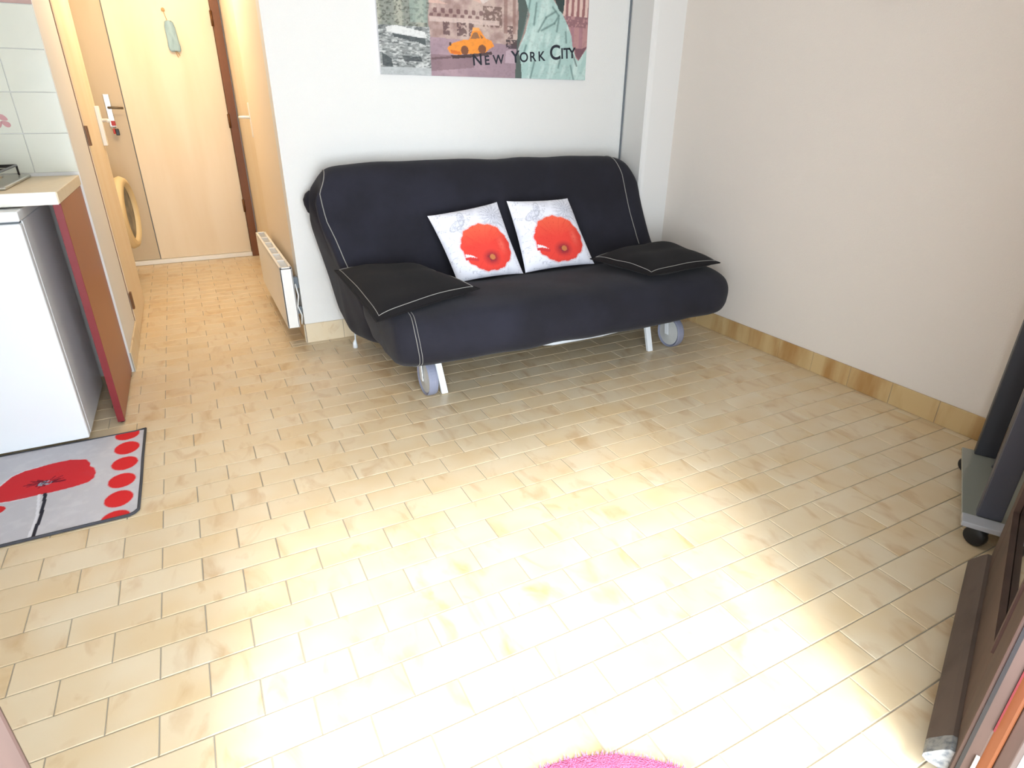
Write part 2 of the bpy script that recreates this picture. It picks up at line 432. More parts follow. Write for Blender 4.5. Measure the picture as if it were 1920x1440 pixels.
# ------------------------------------------------------------------ kitchen wall tiles (15 cm)
zs = [.917+.15*k for k in range(7)]
xs = [HX0-.15*k for k in range(8)]
for a, z in enumerate(zs):
    for x in xs:
        x0 = max(x-.15, XL)
        if x-x0 < .02: continue
        MB().box((x0+.0012, 1.298, z+.0012), (x-.0012, 1.305, z+.1488), .0012).obj('tile', M['ktile_pink'] if a == 4 else M['ktile'], kw)
fd = MB()
def petal(mb, c, ang, l, wd, y=1.2972):
    pts = []
    for k in range(14):
        t = 2*math.pi*k/14; u = l/2*math.cos(t); v = wd/2*math.sin(t)*(1+.3*math.cos(t))
        pts.append((c[0]+u*math.cos(ang)-v*math.sin(ang), y, c[1]+u*math.sin(ang)+v*math.cos(ang)))
    q = [(p[0], y+.001, p[2]) for p in pts]
    mb.add(pts+q, [tuple(range(14))]+[(i, (i+1) % 14, (i+1) % 14+14, i+14) for i in range(14)])
for c, a in (((.066, 1.125), 2.6), ((.070, 1.103), -.6), ((.046, 1.100), -2.4), ((.044, 1.128), .9), ((.030, 1.112), 3.1)): petal(fd, c, a, .032, .020)
fd.obj('flower_print', M['petal_pink'], kw)
fg = MB()
for c, a in (((.052, 1.150), 2.2), ((.040, 1.175), 1.9), ((.020, 1.160), .4)): petal(fg, c, a, .024, .015)
fg.obj('leaf_print', M['petal_grey'], kw)

# ------------------------------------------------------------------ entry door (far end of corridor)
d1 = thing('door_1', (.63, HY, 0), kind='structure')
MB().box((.167, HY-.005, .035), (.355, HY+.03, 2.06), .003).obj('side_leaf', M['oak_day_sheen'], d1, label='narrow leaf with a painted grey daylight sheen that carries the lock')
MB().box((.361, HY-.010, .035), (1.045, HY+.03, 2.06), .003).obj('main_leaf', M['oak'], d1)
MB().box((.352, HY-.002, .035), (.364, HY+.02, 2.06)).obj('seam_strip', M['grey_seal'], d1)
MB().box((1.047, HY-.045, .0), (1.105, HY+.03, 2.10), .002).obj('jamb', M['brown'], d1, label='dark brown door jamb')
MB().box((.195, HY-.02, 2.06), (1.10, HY+.03, 2.12)).obj('lintel', M['brown'], d1)
MB().box((.167, HY-.035, .001), (1.047, HY+.02, .034), .003).obj('threshold_bar', M['white_pl'], d1, label='white threshold bar')
pt = MB().box((.235, HY-.014, 1.02), (.275, HY-.004, 1.24), .004).obj('lock_plate', M['chrome'], d1, label='long chrome lock plate')
MB().tube([(.258, HY-.014, 1.15), (.258, HY-.055, 1.15), (.268, HY-.060, 1.15), (.350, HY-.060, 1.148)], .008).obj('lever', M['darkmetal'], pt, smooth=True)
for z in (.42, 1.06, 1.75):
    MB().tube([(1.044, HY-.052, z-.05), (1.044, HY-.052, z+.05)], .009).obj('hinge', M['hinge'], d1, smooth=True)
kr = thing('key_bunch', (.262, HY-.03, .97), 'small bunch of keys with red and black caps hanging from the entry door lock', 'keys')
MB().tube([(.262, HY-.014, 1.055), (.262, HY-.040, 1.055)], .004).obj('key_shank', M['chrome'], kr)
MB().box((.250, HY-.046, 1.030), (.276, HY-.036, 1.062), .003).obj('key_head', M['redplastic'], kr)
MB().tube([(.263+.016*math.cos(a), HY-.041, 1.022+.016*math.sin(a)) for a in [k*math.pi/6 for k in range(12)]], .0018, closed=True).obj('ring', M['chrome'], kr, smooth=True)
MB().box((.264, HY-.050, .965), (.288, HY-.038, 1.010), .004).obj('key_head', M['black'], kr)
MB().box((.250, HY-.050, .975), (.264, HY-.040, 1.012), .003).obj('key_head', M['redplastic'], kr)
# blue tassel hanging on the main leaf
tg = thing('hanging_ornament', (.755, HY-.03, 1.52), 'pale blue padded pendant hung on a string on the entry door', 'ornament')
MB().lathe([(.004, -.006), (.012, -.004), (.012, .004), (.004, .006)], (.735, HY-.018, 1.79), 'Y', 12).obj('hook', M['string'], tg, smooth=True)
MB().tube([(.735, HY-.022, 1.785), (.742, HY-.024, 1.75), (.748, HY-.026, 1.72)], .002, 6).obj('string', M['string'], tg)
body = MB()
sec = [(1.720, .016), (1.712, .028), (1.68, .034), (1.64, .036), (1.60, .038), (1.56, .039), (1.535, .038), (1.528, .030)]
vv = []; ff = []
for i, (z, wd) in enumerate(sec):
    for k in range(16):
        a = 2*math.pi*k/16; vv.append((.760+(1.62-z)*.05+wd*math.cos(a)*(1+.06*math.sin(z*90)), HY-.030+.014*math.sin(a), z+.004*math.sin(3*a)))
for i in range(len(sec)-1):
    for k in range(16): ff.append((i*16+k, i*16+(k+1) % 16, (i+1)*16+(k+1) % 16, (i+1)*16+k))
ff += [tuple(range(16)), tuple(len(sec)*16-16+k for k in range(16))]
body.add(vv, ff).obj('pouch', M['bluecloth'], tg, smooth=True)
MB().tube([(.762, HY-.030, 1.53), (.770, HY-.028, 1.51), (.776, HY-.026, 1.49)], .0025, 6).tube([(.768, HY-.030, 1.53), (.780, HY-.028, 1.515), (.790, HY-.026, 1.50)], .0025, 6).obj('tail', M['string'], tg)

# bathroom door in left corridor wall
d2 = thing('door_2', (HX0, 2.22, 0), kind='structure')
MB().box((HX0-.035, 1.842, .008), (HX0+.006, 2.590, 2.04), .003).obj('leaf', M['oak'], d2)
MB().box((HX0-.03, 1.828, 0), (HX0+.002, 1.841, 2.05)).obj('jamb', M['brown'], d2)
MB().box((HX0-.098, 2.592, 0), (HX0+.004, 2.612, 2.05)).obj('jamb', M['oak'], d2)
hp = MB().box((HX0+.006, 2.500, .955), (HX0+.028, 2.552, 1.165), .004).obj('handle_plate', M['white_pl'], d2, label='white handle plate')
MB().tube([(HX0+.015, 2.524, 1.09), (HX0+.055, 2.524, 1.09), (HX0+.062, 2.512, 1.09), (HX0+.064, 2.42, 1.088)], .009).obj('lever', M['white_pl'], hp, smooth=True)
for z in (1.035, .205):
    MB().box((HX0+.004, 1.836, z-.045), (HX0+.016, 1.872, z+.045), .002).obj('hinge', M['hinge'], d2, label='brown metal hinge')
# door in right corridor wall
d3 = thing('door_3', (HX1, 2.9, 0), kind='structure')
MB().box((HX1+.018, 2.462, .008), (HX1+.055, 3.345, 2.04), .003).obj('leaf', M['oak'], d3)
MB().box((HX1+.012, 2.450, 0), (HX1+.05, 2.461, 2.05)).obj('jamb', M['brown'], d3)
hp = MB().box((HX1+.006, 2.555, .985), (HX1+.018, 2.60, 1.19), .004).obj('handle_plate', M['white_pl'], d3, label='white handle plate')
MB().tube([(HX1+.010, 2.578, 1.105), (HX1-.035, 2.578, 1.105), (HX1-.043, 2.59, 1.105), (HX1-.045, 2.68, 1.103)], .009).obj('lever', M['white_pl'], hp, smooth=True)

# round picture and small switch on the wall past bathroom door
rp = thing('round_picture', (HX0-.040, 3.05, .27), 'round dark picture in a yellow rim on the wall past the white handled door', 'picture')
MB().lathe([(.225, -.012), (.238, .022), (.225, .050), (.195, .060), (.180, .036), (.180, .004)], (HX0-.030, 3.05, .50), 'X', 40).obj('rim', M['yellowwood'], rp, smooth=True)
MB().lathe([(.184, .004), (.184, .022), (.10, .026), (.02, .027)], (HX0-.022, 3.05, .50), 'X', 40).obj('picture_face', M['dark_pic'], rp)
rp.rotation_euler = (0, 0, -0.12)
sw = thing('light_switch', (HX0-.095, 2.85, .78), 'small cream switch plate above the round picture', 'switch')
MB().box((HX0-.100, 2.80, .74), (HX0-.086, 2.88, .82), .004).obj('plate', M['yellowwood'], sw)
MB().box((HX0-.088, 2.825, .76), (HX0-.080, 2.855, .80), .003).obj('rocker', M['white_pl'], sw)

# ceiling lamp of the corridor (source of the warm light)
cl = thing('ceiling_lamp', (.72, 2.45, 2.30), 'round opal glass lamp on the corridor ceiling', 'lamp')
MB().lathe([(.09, ZC-.001), (.09, ZC-.03), (.05, ZC-.035)], (.72, 2.45, 0), 'Z', 24).obj('canopy', M['white_pl'], cl, smooth=True)
MB().lathe([(.05, ZC-.036), (.10, ZC-.055), (.115, ZC-.085), (.10, ZC-.12), (.04, ZC-.135)], (.72, 2.45, 0), 'Z', 24).obj('shade', M['lampglass'], cl, smooth=True)

# ------------------------------------------------------------------ radiator on the corridor corner
ra = thing('convector_radiator', (1.03, 1.85, .10), 'white wall convector heater with a slotted top grille at the corridor corner', 'radiator')
X0, X1, Y0, Y1, Z0, Z1 = .995, 1.055, 1.305, 2.36, .105, .425
rb = MB().box((X0, Y0, Z0), (X0+.008, Y1, Z1), .002).box((X0, Y0, Z0), (X1, Y0+.008, Z1), .002).box((X0, Y1-.008, Z0), (X1, Y1, Z1), .002)
rb.box((X1-.006, Y0, Z0), (X1, Y1, Z1), .001).box((X0, Y0, Z1-.008), (X0+.012, Y1, Z1+.004), .002).box((X1-.012, Y0, Z1-.008), (X1, Y1, Z1+.004), .002).box((X0, Y0, Z1-.008), (X1, Y0+.016, Z1+.004), .002).box((X0, Y1-.016, Z1-.008), (X1, Y1, Z1+.004), .002)
rb.obj('casing', M['white_pl'], ra)
MB().box((X0+.008, Y0+.008, Z0+.01), (X1-.006, Y1-.008, Z1-.025)).obj('heating_core', M['black'], ra)
n = 44
for k in range(6):
    ya = Y0+.016+k*(Y1-Y0-.032)/6
    if k: MB().box((X0+.010, ya-.008, Z1-.010), (X1-.010, ya+.008, Z1+.003), .001).obj('grille_bar', M['white_pl'], ra)
    for q in range(1, 9):
        yy = ya+q*(Y1-Y0-.032)/6/9
        MB().box((X0+.010, yy-.0022, Z1-.016), (X1-.010, yy+.0022, Z1-.004)).obj('grille_slat', M['white_pl'], ra)
for yy in (1.36, 2.30):
    MB().box((X1-.001, yy, .30), (HX1-.001, yy+.03, .36), .002).obj('bracket', M['grey_seal'], ra)
    MB().box((X1-.001, yy, .16), (HX1-.001, yy+.03, .20), .002).obj('bracket', M['grey_seal'], ra)
MB().tube([(1.065, 1.338, .33), (1.072, 1.334, .27), (1.062, 1.336, .21), (1.076, 1.336, .16), (1.07, 1.338, .11)], .004, 6).obj('cable', M['white_pl'], ra, smooth=True)

# ------------------------------------------------------------------ kitchen unit
wt = thing('worktop', (-.3, .99, .865), 'cream kitchen worktop with a white front edge above the small fridge', 'worktop')
MB().box((XL+.002, .690, .866), (.262, 1.296, .905), .002).obj('slab', M['counter'], wt)
MB().box((XL+.002, .684, .864), (.259, .6895, .906), .0015).obj('front_edge', M['counter_edge'], wt)
sp = thing('side_panel', (.231, .98, 0), 'red laminate end panel, warm reflection painted brown, with a dark red front edge under the worktop', 'panel')
MB().box((.236, .722, .012), (.258, 1.29, .863), .0008).obj('board', M['panel'], sp)
MB().box((.235, .716, .012), (.259, .7215, .863), .0008).obj('edge_band', M['red_edge'], sp, label='dark red edge band')
for y in (.745, 1.24):
    MB().lathe([(.009, 0), (.010, .004), (.006, .012)], (.247, y, .0005), 'Z', 12).obj('foot', M['black'], sp)
fr = thing('fridge', (-.10, .87, 0), 'small white undercounter fridge with a closed door', 'fridge')
MB().box((-.36, .658, .015), (.150, 1.16, .823), .004).obj('body', M['white'], fr)
MB().box((-.362, .607, .826), (.153, 1.16, .858), .004).obj('top', M['white'], fr)
MB().box((-.358, .607, .018), (.151, .649, .819), .006).obj('door', M['white'], fr)
MB().box((-.352, .648, .022), (.145, .660, .815)).obj('gasket', M['grey_seal'], fr)
MB().box((-.352, .625, .817), (.146, .70, .828)).obj('gap_strip', M['grey_seal'], fr)
for x in (-.33, .12):
    for y in (.69, 1.13):
        MB().lathe([(.014, 0), (.014, .006), (.009, .017)], (x, y, .0005), 'Z', 12).obj('foot', M['black'], fr)
# hob
hb = thing('gas_hob', (-.17, 1.03, .905), 'stainless steel hob with black burners set into the worktop', 'hob')
MB().box((-.43, .800, .9055), (.105, 1.265, .918), .004).obj('plate', M['steel'], hb)
for bx, by, r in ((-.01, 1.13, .040), (-.03, .92, .030), (-.30, 1.13, .030), (-.30, .92, .040)):
    bu = MB().lathe([(r*1.25, 0), (r*1.25, .006), (r, .009), (r, .018), (r*.8, .020)], (bx, by, .918), 'Z', 24).obj('burner', M['steel'], hb, smooth=False)
    MB().lathe([(r*.82, 0), (r*.86, .004), (r*.7, .008)], (bx, by, .9385), 'Z', 24).obj('burner_cap', M['black'], bu)
for gx in (-.02, -.30):
    g_ = MB()
    for yy in (.83, 1.025, 1.22): g_.tube([(gx-.10, yy, .955), (gx+.095, yy, .955)], .004, 6)
    for xx in (gx-.10, gx+.095): g_.tube([(xx, .83, .955), (xx, 1.22, .955)], .004, 6)
    for yy in (.92, 1.13):
        for s in (-1, 1):
            g_.tube([(gx+s*.092, yy, .955), (gx+s*.03, yy, .958)], .0035, 6); g_.tube([(gx-.005, yy+s*.085, .955), (gx-.005, yy+s*.03, .958)], .0035, 6)
    for xx in (gx-.10, gx+.095):
        for yy in (.83, 1.22): g_.tube([(xx, yy, .955), (xx, yy, .919)], .004, 6)
    g_.obj('pan_grate', M['black'], hb)

# ------------------------------------------------------------------ sofa
def loft(name, prof, x0f, x1f, m, parent, p=8.0, nx=64, wr=.004, sub=4, seed=0):
    """closed profile (y,z) swept in x; ends rounded by a superellipse; returns the vertex grid too"""
    P = [Vector((a, b)) for a, b in prof]; N0 = len(P)
    pts = []
    for i in range(N0):
        a, b, c, d = P[i-1], P[i], P[(i+1) % N0], P[(i+2) % N0]
        for k in range(sub):
            t = k/sub
            pts.append(.5*((2*b)+(-a+c)*t+(2*a-5*b+4*c-d)*t*t+(-a+3*b-3*c+d)*t**3))
    cy = sum(q.x for q in pts)/len(pts); cz = sum(q.y for q in pts)/len(pts); N = len(pts)
    verts = []; ts = []
    am = sum(x0f(q.x, q.y) for q in pts)/N; bm_ = sum(x1f(q.x, q.y) for q in pts)/N
    for k in range(nx+1):
        u = -1+2*k/nx; t = math.copysign(1-(1-abs(u))**1.9, u); ts.append(t)
        s = max(0.0, 1-abs(t)**p)**(1/p) if abs(t) < 1 else 0.0
        for q in pts:
            y = cy+(q.x-cy)*s; z = cz+(q.y-cz)*s
            a = am+(x0f(q.x, q.y)-am)*min(1, s*1.05); b = bm_+(x1f(q.x, q.y)-bm_)*min(1, s*1.05); x = a+(b-a)*(t+1)/2
            e = abs(t)**6
            nn = math.sin(x*7.1+z*5+seed)*math.sin(y*9-x*3)+.6*math.sin(x*17+y*13+z*11+seed)+.4*math.sin(z*31+x*23+y*7)
            mm = math.sin(y*38+z*14+seed)*.7+math.sin(y*23-z*17)*.6
            dv = Vector((q.x-cy, q.y-cz)); dv = dv/(dv.length+1e-6)
            w_ = wr*nn*(1 if s > .2 else 0)
            y += dv.x*w_; z += dv.y*w_; x += e*mm*wr*2.2*(1 if t > 0 else -1)*-.5*s
            verts.append(Vector((x, y, z)))
    faces = []
    for k in range(nx):
        for i in range(N):
            j = (i+1) % N; faces.append((k*N+i, k*N+j, (k+1)*N+j, (k+1)*N+i))
    bm = bmesh.new(); vs = [bm.verts.new(v) for v in verts]
    for f in faces: bm.faces.new([vs[i] for i in f])
    bmesh.ops.remove_doubles(bm, verts=list(bm.verts), dist=1e-5)
    bmesh.ops.dissolve_degenerate(bm, edges=list(bm.edges), dist=1e-6)
    bmesh.ops.recalc_face_normals(bm, faces=list(bm.faces)); bm.verts.index_update()
    v = [q.co.copy() for q in bm.verts]; f = [[q.index for q in fc.verts] for fc in bm.faces]; bm.free()
    o = obj(name, v, f, m, parent, True)
    def ring(x, i0, i1, outw=.002):
        """points over the surface near a given x, profile indexes i0..i1 (control points)"""
        k = min(range(nx+1), key=lambda k: abs(verts[k*N+(i0*sub) % N].x-x)); r = []
        for i in range(i0*sub, i1*sub+1):
            q = verts[k*N+i % N]; d = Vector((0, q.y-cy, q.z-cz)).normalized()
            r.append(q+d*outw)
        return r
    return o, ring

so = thing('sofa_bed', (2.13, .78, 0), 'black denim covered folding sofa bed on white legs and front wheels', 'sofa')
bprof = [(.80, .37), (.885, .46), (.955, .62), (1.02, .78), (1.065, .875), (1.12, .922), (1.19, .925), (1.25, .885), (1.285, .80), (1.30, .62), (1.298, .38), (1.27, .20), (1.21, .10), (1.08, .075), (.92, .085), (.80, .115), (.75, .19), (.755, .29)]
def bx0(y, z):
    r = 1.150+.05*max(0, (z-.84)/.08)
    if z < .70: r += .11*min(1, (.70-z)/.60)
    return r+.06*max(0, (1.05-y)/.30)
def bx1(y, z): return (3.015 if y > 1.0 else 3.015+.05*min(1, (1.0-y)/.15))-.03*max(0, (z-.84)/.08)
bc, bring = loft('back_cushion', bprof, bx0, bx1, M['denim'], so, p=12, wr=.0035)
sprof = [(.215, .29), (.225, .35), (.265, .405), (.34, .430), (.48, .432), (.64, .418), (.78, .40), (.86, .36), (.87, .28), (.80, .21), (.62, .188), (.44, .182), (.33, .186), (.25, .218), (.222, .25)]
def sx0(y, z): return 1.285-.015*math.sin((z-.17)*9)
def sx1(y, z): return 3.04+.02*math.sin((z-.17)*9)
sc_, sring = loft('seat_cushion', sprof, sx0, sx1, M['denim'], so, p=9, wr=.005, seed=2)
MB().tube(bring(1.262, 1, 6), .0022, 5).obj('stitching', M['stitch'], bc)
MB().tube(bring(2.925, 1, 6), .0022, 5).obj('stitching', M['stitch'], bc)
for dx in (0, .012):
    r_ = sring(1.36, 0, 3); r2 = [q+Vector((dx, 0, 0)) for q in r_]
    r3 = [q+Vector((dx, 0, 0)) for q in sring(1.36, 12, 15)]
    MB().tube(r3[:-1]+r2, .0015, 5).obj('stitching', M['stitch'], sc_)
# legs, wheels and rails
for x, s in ((1.522, -1), (2.690, 1)):
    MB().obox((x-.042, .435, .200), (.030, 0, 0), (0, .02, 0), Vector((.027, -.030, -.199)), .002).obj('leg', M['white'], so, label='flat white metal leg')
def wheel(x, y):
    R = .083
    wh = MB().lathe([(R*.86, -.014), (R*.97, -.021), (R, -.012), (R, .012), (R*.97, .021), (R*.86, .014)], (x, y, R), 'X', 40).obj('wheel', M['wheel_tyre'], so, smooth=False, label='grey rubber wheel')
    MB().lathe([(.012, -.022), (R*.55, -.018), (R*.84, -.016), (R*.84, .016), (R*.55, .018), (.012, .022)], (x, y, R), 'X', 40).obj('hub', M['wheel_hub'], wh)
    MB().lathe([(.006, -.026), (.006, .026)], (x, y, R), 'X', 10).obj('axle', M['black'], wh)
    MB().obox((x-.028, y-.012, R-.012), (.003, 0, 0), (0, .026, 0), (0, .020, .115)).obox((x+.025, y-.012, R-.012), (.003, 0, 0), (0, .026, 0), (0, .020, .115)).box((x-.028, y+.004, R+.094), (x+.028, y+.036, R+.100)).obj('fork', M['white'], so)
wheel(1.455, .44); wheel(2.835, .43)
MB().tube([(2.02, .52, .150), (2.09, .538, .104), (2.16, .54, .092), (2.45, .54, .092), (2.55, .535, .100), (2.60, .54, .15)], .014, 10).obj('frame_rail', M['white'], so, smooth=True)
MB().tube([(1.40, .60, .165), (2.90, .60, .165)], .014, 8).tube([(1.42, .45, .175), (2.88, .45, .175)], .012, 8).obj('cross_rail', M['white'], so, smooth=True)
MB().tube([(1.31, 1.165, .09), (1.305, 1.155, .045), (1.30, 1.15, .030), (1.30, 1.15, .001)], [.004, .004, .011, .014], 8).obj('rear_foot', M['white'], so, smooth=True)
MB().tube([(2.95, 1.0, .09), (2.95, 1.0, .001)], .012, 8).obj('rear_foot', M['white'], so, smooth=True)
for k, (yy, zz) in enumerate(((1.24, .80), (1.27, .735))):   # gathered corner of the cover
    pass
MB().lathe([(.004, -.06), (.020, -.045), (.032, -.01), (.034, .015), (.022, .04), (.004, .055)], (1.182, 1.262, .745), 'Z', 14).obj('cover_gather', M['denim'], bc, smooth=True)

# ------------------------------------------------------------------ pillows
def pillow(name, parent, cor, thick, m, n=36, side='both', sag=0.0, pin=.10, wr=.004, colf=None, backm=None, seed=0, bendf=None):
    """cushion on four corners A,B,C,D (ccw seen from outside); top face bulges along the normal"""
    A, B, C_, D = [Vector(c) for c in cor]
    nrm = (B-A).cross(D-A).normalized()
    top = []; bot = []
    for j in range(n+1):
        for i in range(n+1):
            s, t = i/n, j/n
            a, b = 2*s-1, 2*t-1
            # pinched sides
            pa = a*(1-pin*(1-b*b)*abs(a)**3*.5); pb = b*(1-pin*(1-a*a)*abs(b)**3*.5)
            S, T = (pa+1)/2, (pb+1)/2
            P = A*(1-S)*(1-T)+B*S*(1-T)+C_*S*T+D*(1-S)*T
            h = max(0, (1-a**4)*(1-b**4))**.55
            h = h*(1-.15*(a*a+b*b))
            wv = math.sin(7*s+5*t+seed)*math.sin(9*t-4*s+seed)*wr
            up_ = nrm*(thick*.62*h+wv*h); dn = nrm*(-thick*.38*h+wv*h)
            if bendf: P = bendf(s, t, P)
            top.append(P+up_); bot.append(P+dn)
    N = n+1
    f = [(j*N+i, j*N+i+1, (j+1)*N+i+1, (j+1)*N+i) for j in range(n) for i in range(n)]
    return top, bot, f, nrm

def poppy_print(n):
    s, t = np.meshgrid(np.linspace(0, 1, n+1), np.linspace(0, 1, n+1))
    C = np.ones((n+1, n+1, 3))*np.array(lin('e6e6ee'))
    nz = fbm(s*9, t*9)
    put(C, np.clip((nz-.52)*4, 0, 1), 'c9cad6', .5)
    # grey veins
    put(C, (abs(fbm(s*7+3, t*14)-.47) < .012), 'a9a9b4', .55)
    # butterfly
    for cx, cy, rx, ry, an in ((.26, .74, .12, .05, .5), (.35, .83, .045, .11, -.3), (.30, .66, .045, .07, .6)):
        X = (s-cx)*math.cos(an)+(t-cy)*math.sin(an); Y = -(s-cx)*math.sin(an)+(t-cy)*math.cos(an)
        d = (X/rx)**2+(Y/ry)**2
        put(C, np.clip(1.2-d, 0, 1)*(.35+.65*(fbm(s*30, t*30) > .45)), 'b4b6c4', .75)
        put(C, abs(d-1) < .16, '9c9eaa', .6)
    # grey feathery flower
    X, Y = s-.80, t-.79; r = np.hypot(X, Y); th = np.arctan2(Y, X)
    put(C, np.clip(1-r/.23, 0, 1)**.7*(.35+.65*(np.sin(th*19+vnoise(s*12, t*12)*6) > 0)), '8e90a0', .75)
    for k in range(7):
        put(C, segd(s, t, (.78, .70), (.45+.09*k, .60+.03*(k % 3))) < .004, 'b0b0ba', .7)
    # poppy
    X, Y = (s-.54)/.355, (t-.385)/.325; th = np.arctan2(Y, X)
    r = np.hypot(X, Y)/(1+.015*np.sin(th*9)+.018*np.sin(th*17+1))
    m_ = r < 1
    put(C, (r < 1.05) & ~m_, 'd8a8a8', .6)
    put(C, m_, 'e0443a')
    put(C, m_*np.clip((Y-.1)*1.2+fbm(th*4, r*3)*.5-.2, 0, 1), 'ee6a4c', .7)
    put(C, m_*np.clip(1-abs(X-.62)*5, 0, 1)*np.clip(1-abs(Y)*2.2, 0, 1), 'f4806a', .5)
    put(C, m_*(abs(np.sin(th*11+r*2)) < .07)*(r > .3), 'c8322e', .5)
    put(C, segd(s, t, (.20, .27), (.35, .235)) < .018, 'cc3c3c')
    put(C, inpoly(s, t, [(.20, .285), (.27, .285), (.35, .262), (.30, .30), (.20, .335)]), 'e8e8ee', .95)
    rc = np.hypot((s-.56)/.115, (t-.235)/.10)
    put(C, np.clip(1.25-rc, 0, 1), '8a2a34', .85)
    put(C, np.clip(.8-rc, 0, 1)*1.3*(fbm(s*60, t*60) > .4), '4c2c3a', .8)
    put(C, np.hypot((s-.57)/.038, (t-.24)/.036) < 1, 'c47a48', .9)
    return C.reshape(-1, 3)

def print_cushion(label, cor, seed):
    A = Vector(cor[0])
    base = sum((Vector(c) for c in cor), Vector())/4; base.z = min(c[2] for c in cor)
    th_ = thing('scatter_cushion', base, label, 'cushion', 'poppy cushions on the sofa')
    n = 110
    top, bot, f, nr = pillow('c', th_, cor, .085, None, n=n, seed=seed, wr=.005, pin=.09)
    obj('printed_front', top, f, M['print'], th_, True, col=poppy_print(n))
    n2 = 110
    obj('back', [b-nr*.0006 for b in bot], [tuple(reversed(q)) for q in f], M['cushion_back'], th_, True)
print_cushion('poppy cushion on the left, its top left corner pulled lower',
              [(1.725, .715, .412), (2.085, .725, .415), (2.030, .915, .742), (1.655, .905, .700)], 1)
print_cushion('poppy cushion on the right, nearer the right arm pad, top edge level',
              [(2.095, .720, .418), (2.515, .725, .420), (2.445, .910, .738), (2.080, .905, .745)], 4)

def pad(label, cor, thick, seed):
    base = sum((Vector(c) for c in cor), Vector())/4; base.z -= thick*.3
    t_ = thing('arm_pad', base, label, 'cushion', 'black denim arm pads')
    n = 30
    top, bot, f, nr = pillow('p', t_, cor, thick, None, n=n, seed=seed, wr=.008, pin=.05)
    mb = MB(); mb.add(top, f); k = len(top)
    mb.add([b-nr*.001 for b in bot], [tuple(reversed(q)) for q in f])
    N = n+1
    edge = [i for i in range(N)]+[j*N+n for j in range(1, N)]+[n*N+i for i in range(n-1, -1, -1)]+[j*N for j in range(n-1, 0, -1)]
    body = mb.obj('pad_body', M['denim_black'], t_, True)
    ctr = sum(top, Vector())/len(top)
    ring = [top[i]+(top[i]-ctr).normalized()*.004 for i in edge]
    MB().tube(ring, .0032, 6, closed=True).obj('hem', M['denim_black'], body)
    N = n+1; q = 1
    ie = [q*N+i for i in range(q, N-q)]+[j*N+n-q for j in range(q+1, N-q)]+[(n-q)*N+i for i in range(n-q-1, q-1, -1)]+[j*N+q for j in range(n-q-1, q, -1)]
    r2 = [top[i]+nr*.0012 for i in ie]
    MB().tube(r2, .0015, 5, closed=True).obj('stitching', M['stitch'], body)
    q = top[n]
    return t_
pad('black arm pad at the left end, hanging over the seat corner', [(1.215, .300, .420), (1.700, .420, .462), (1.560, .830, .478), (1.185, .850, .498)], .095, 1)
pad('black arm pad at the right end of the seat', [(2.525, .275, .462), (2.985, .305, .468), (3.03, .80, .475), (2.44, .650, .470)], .085, 5)

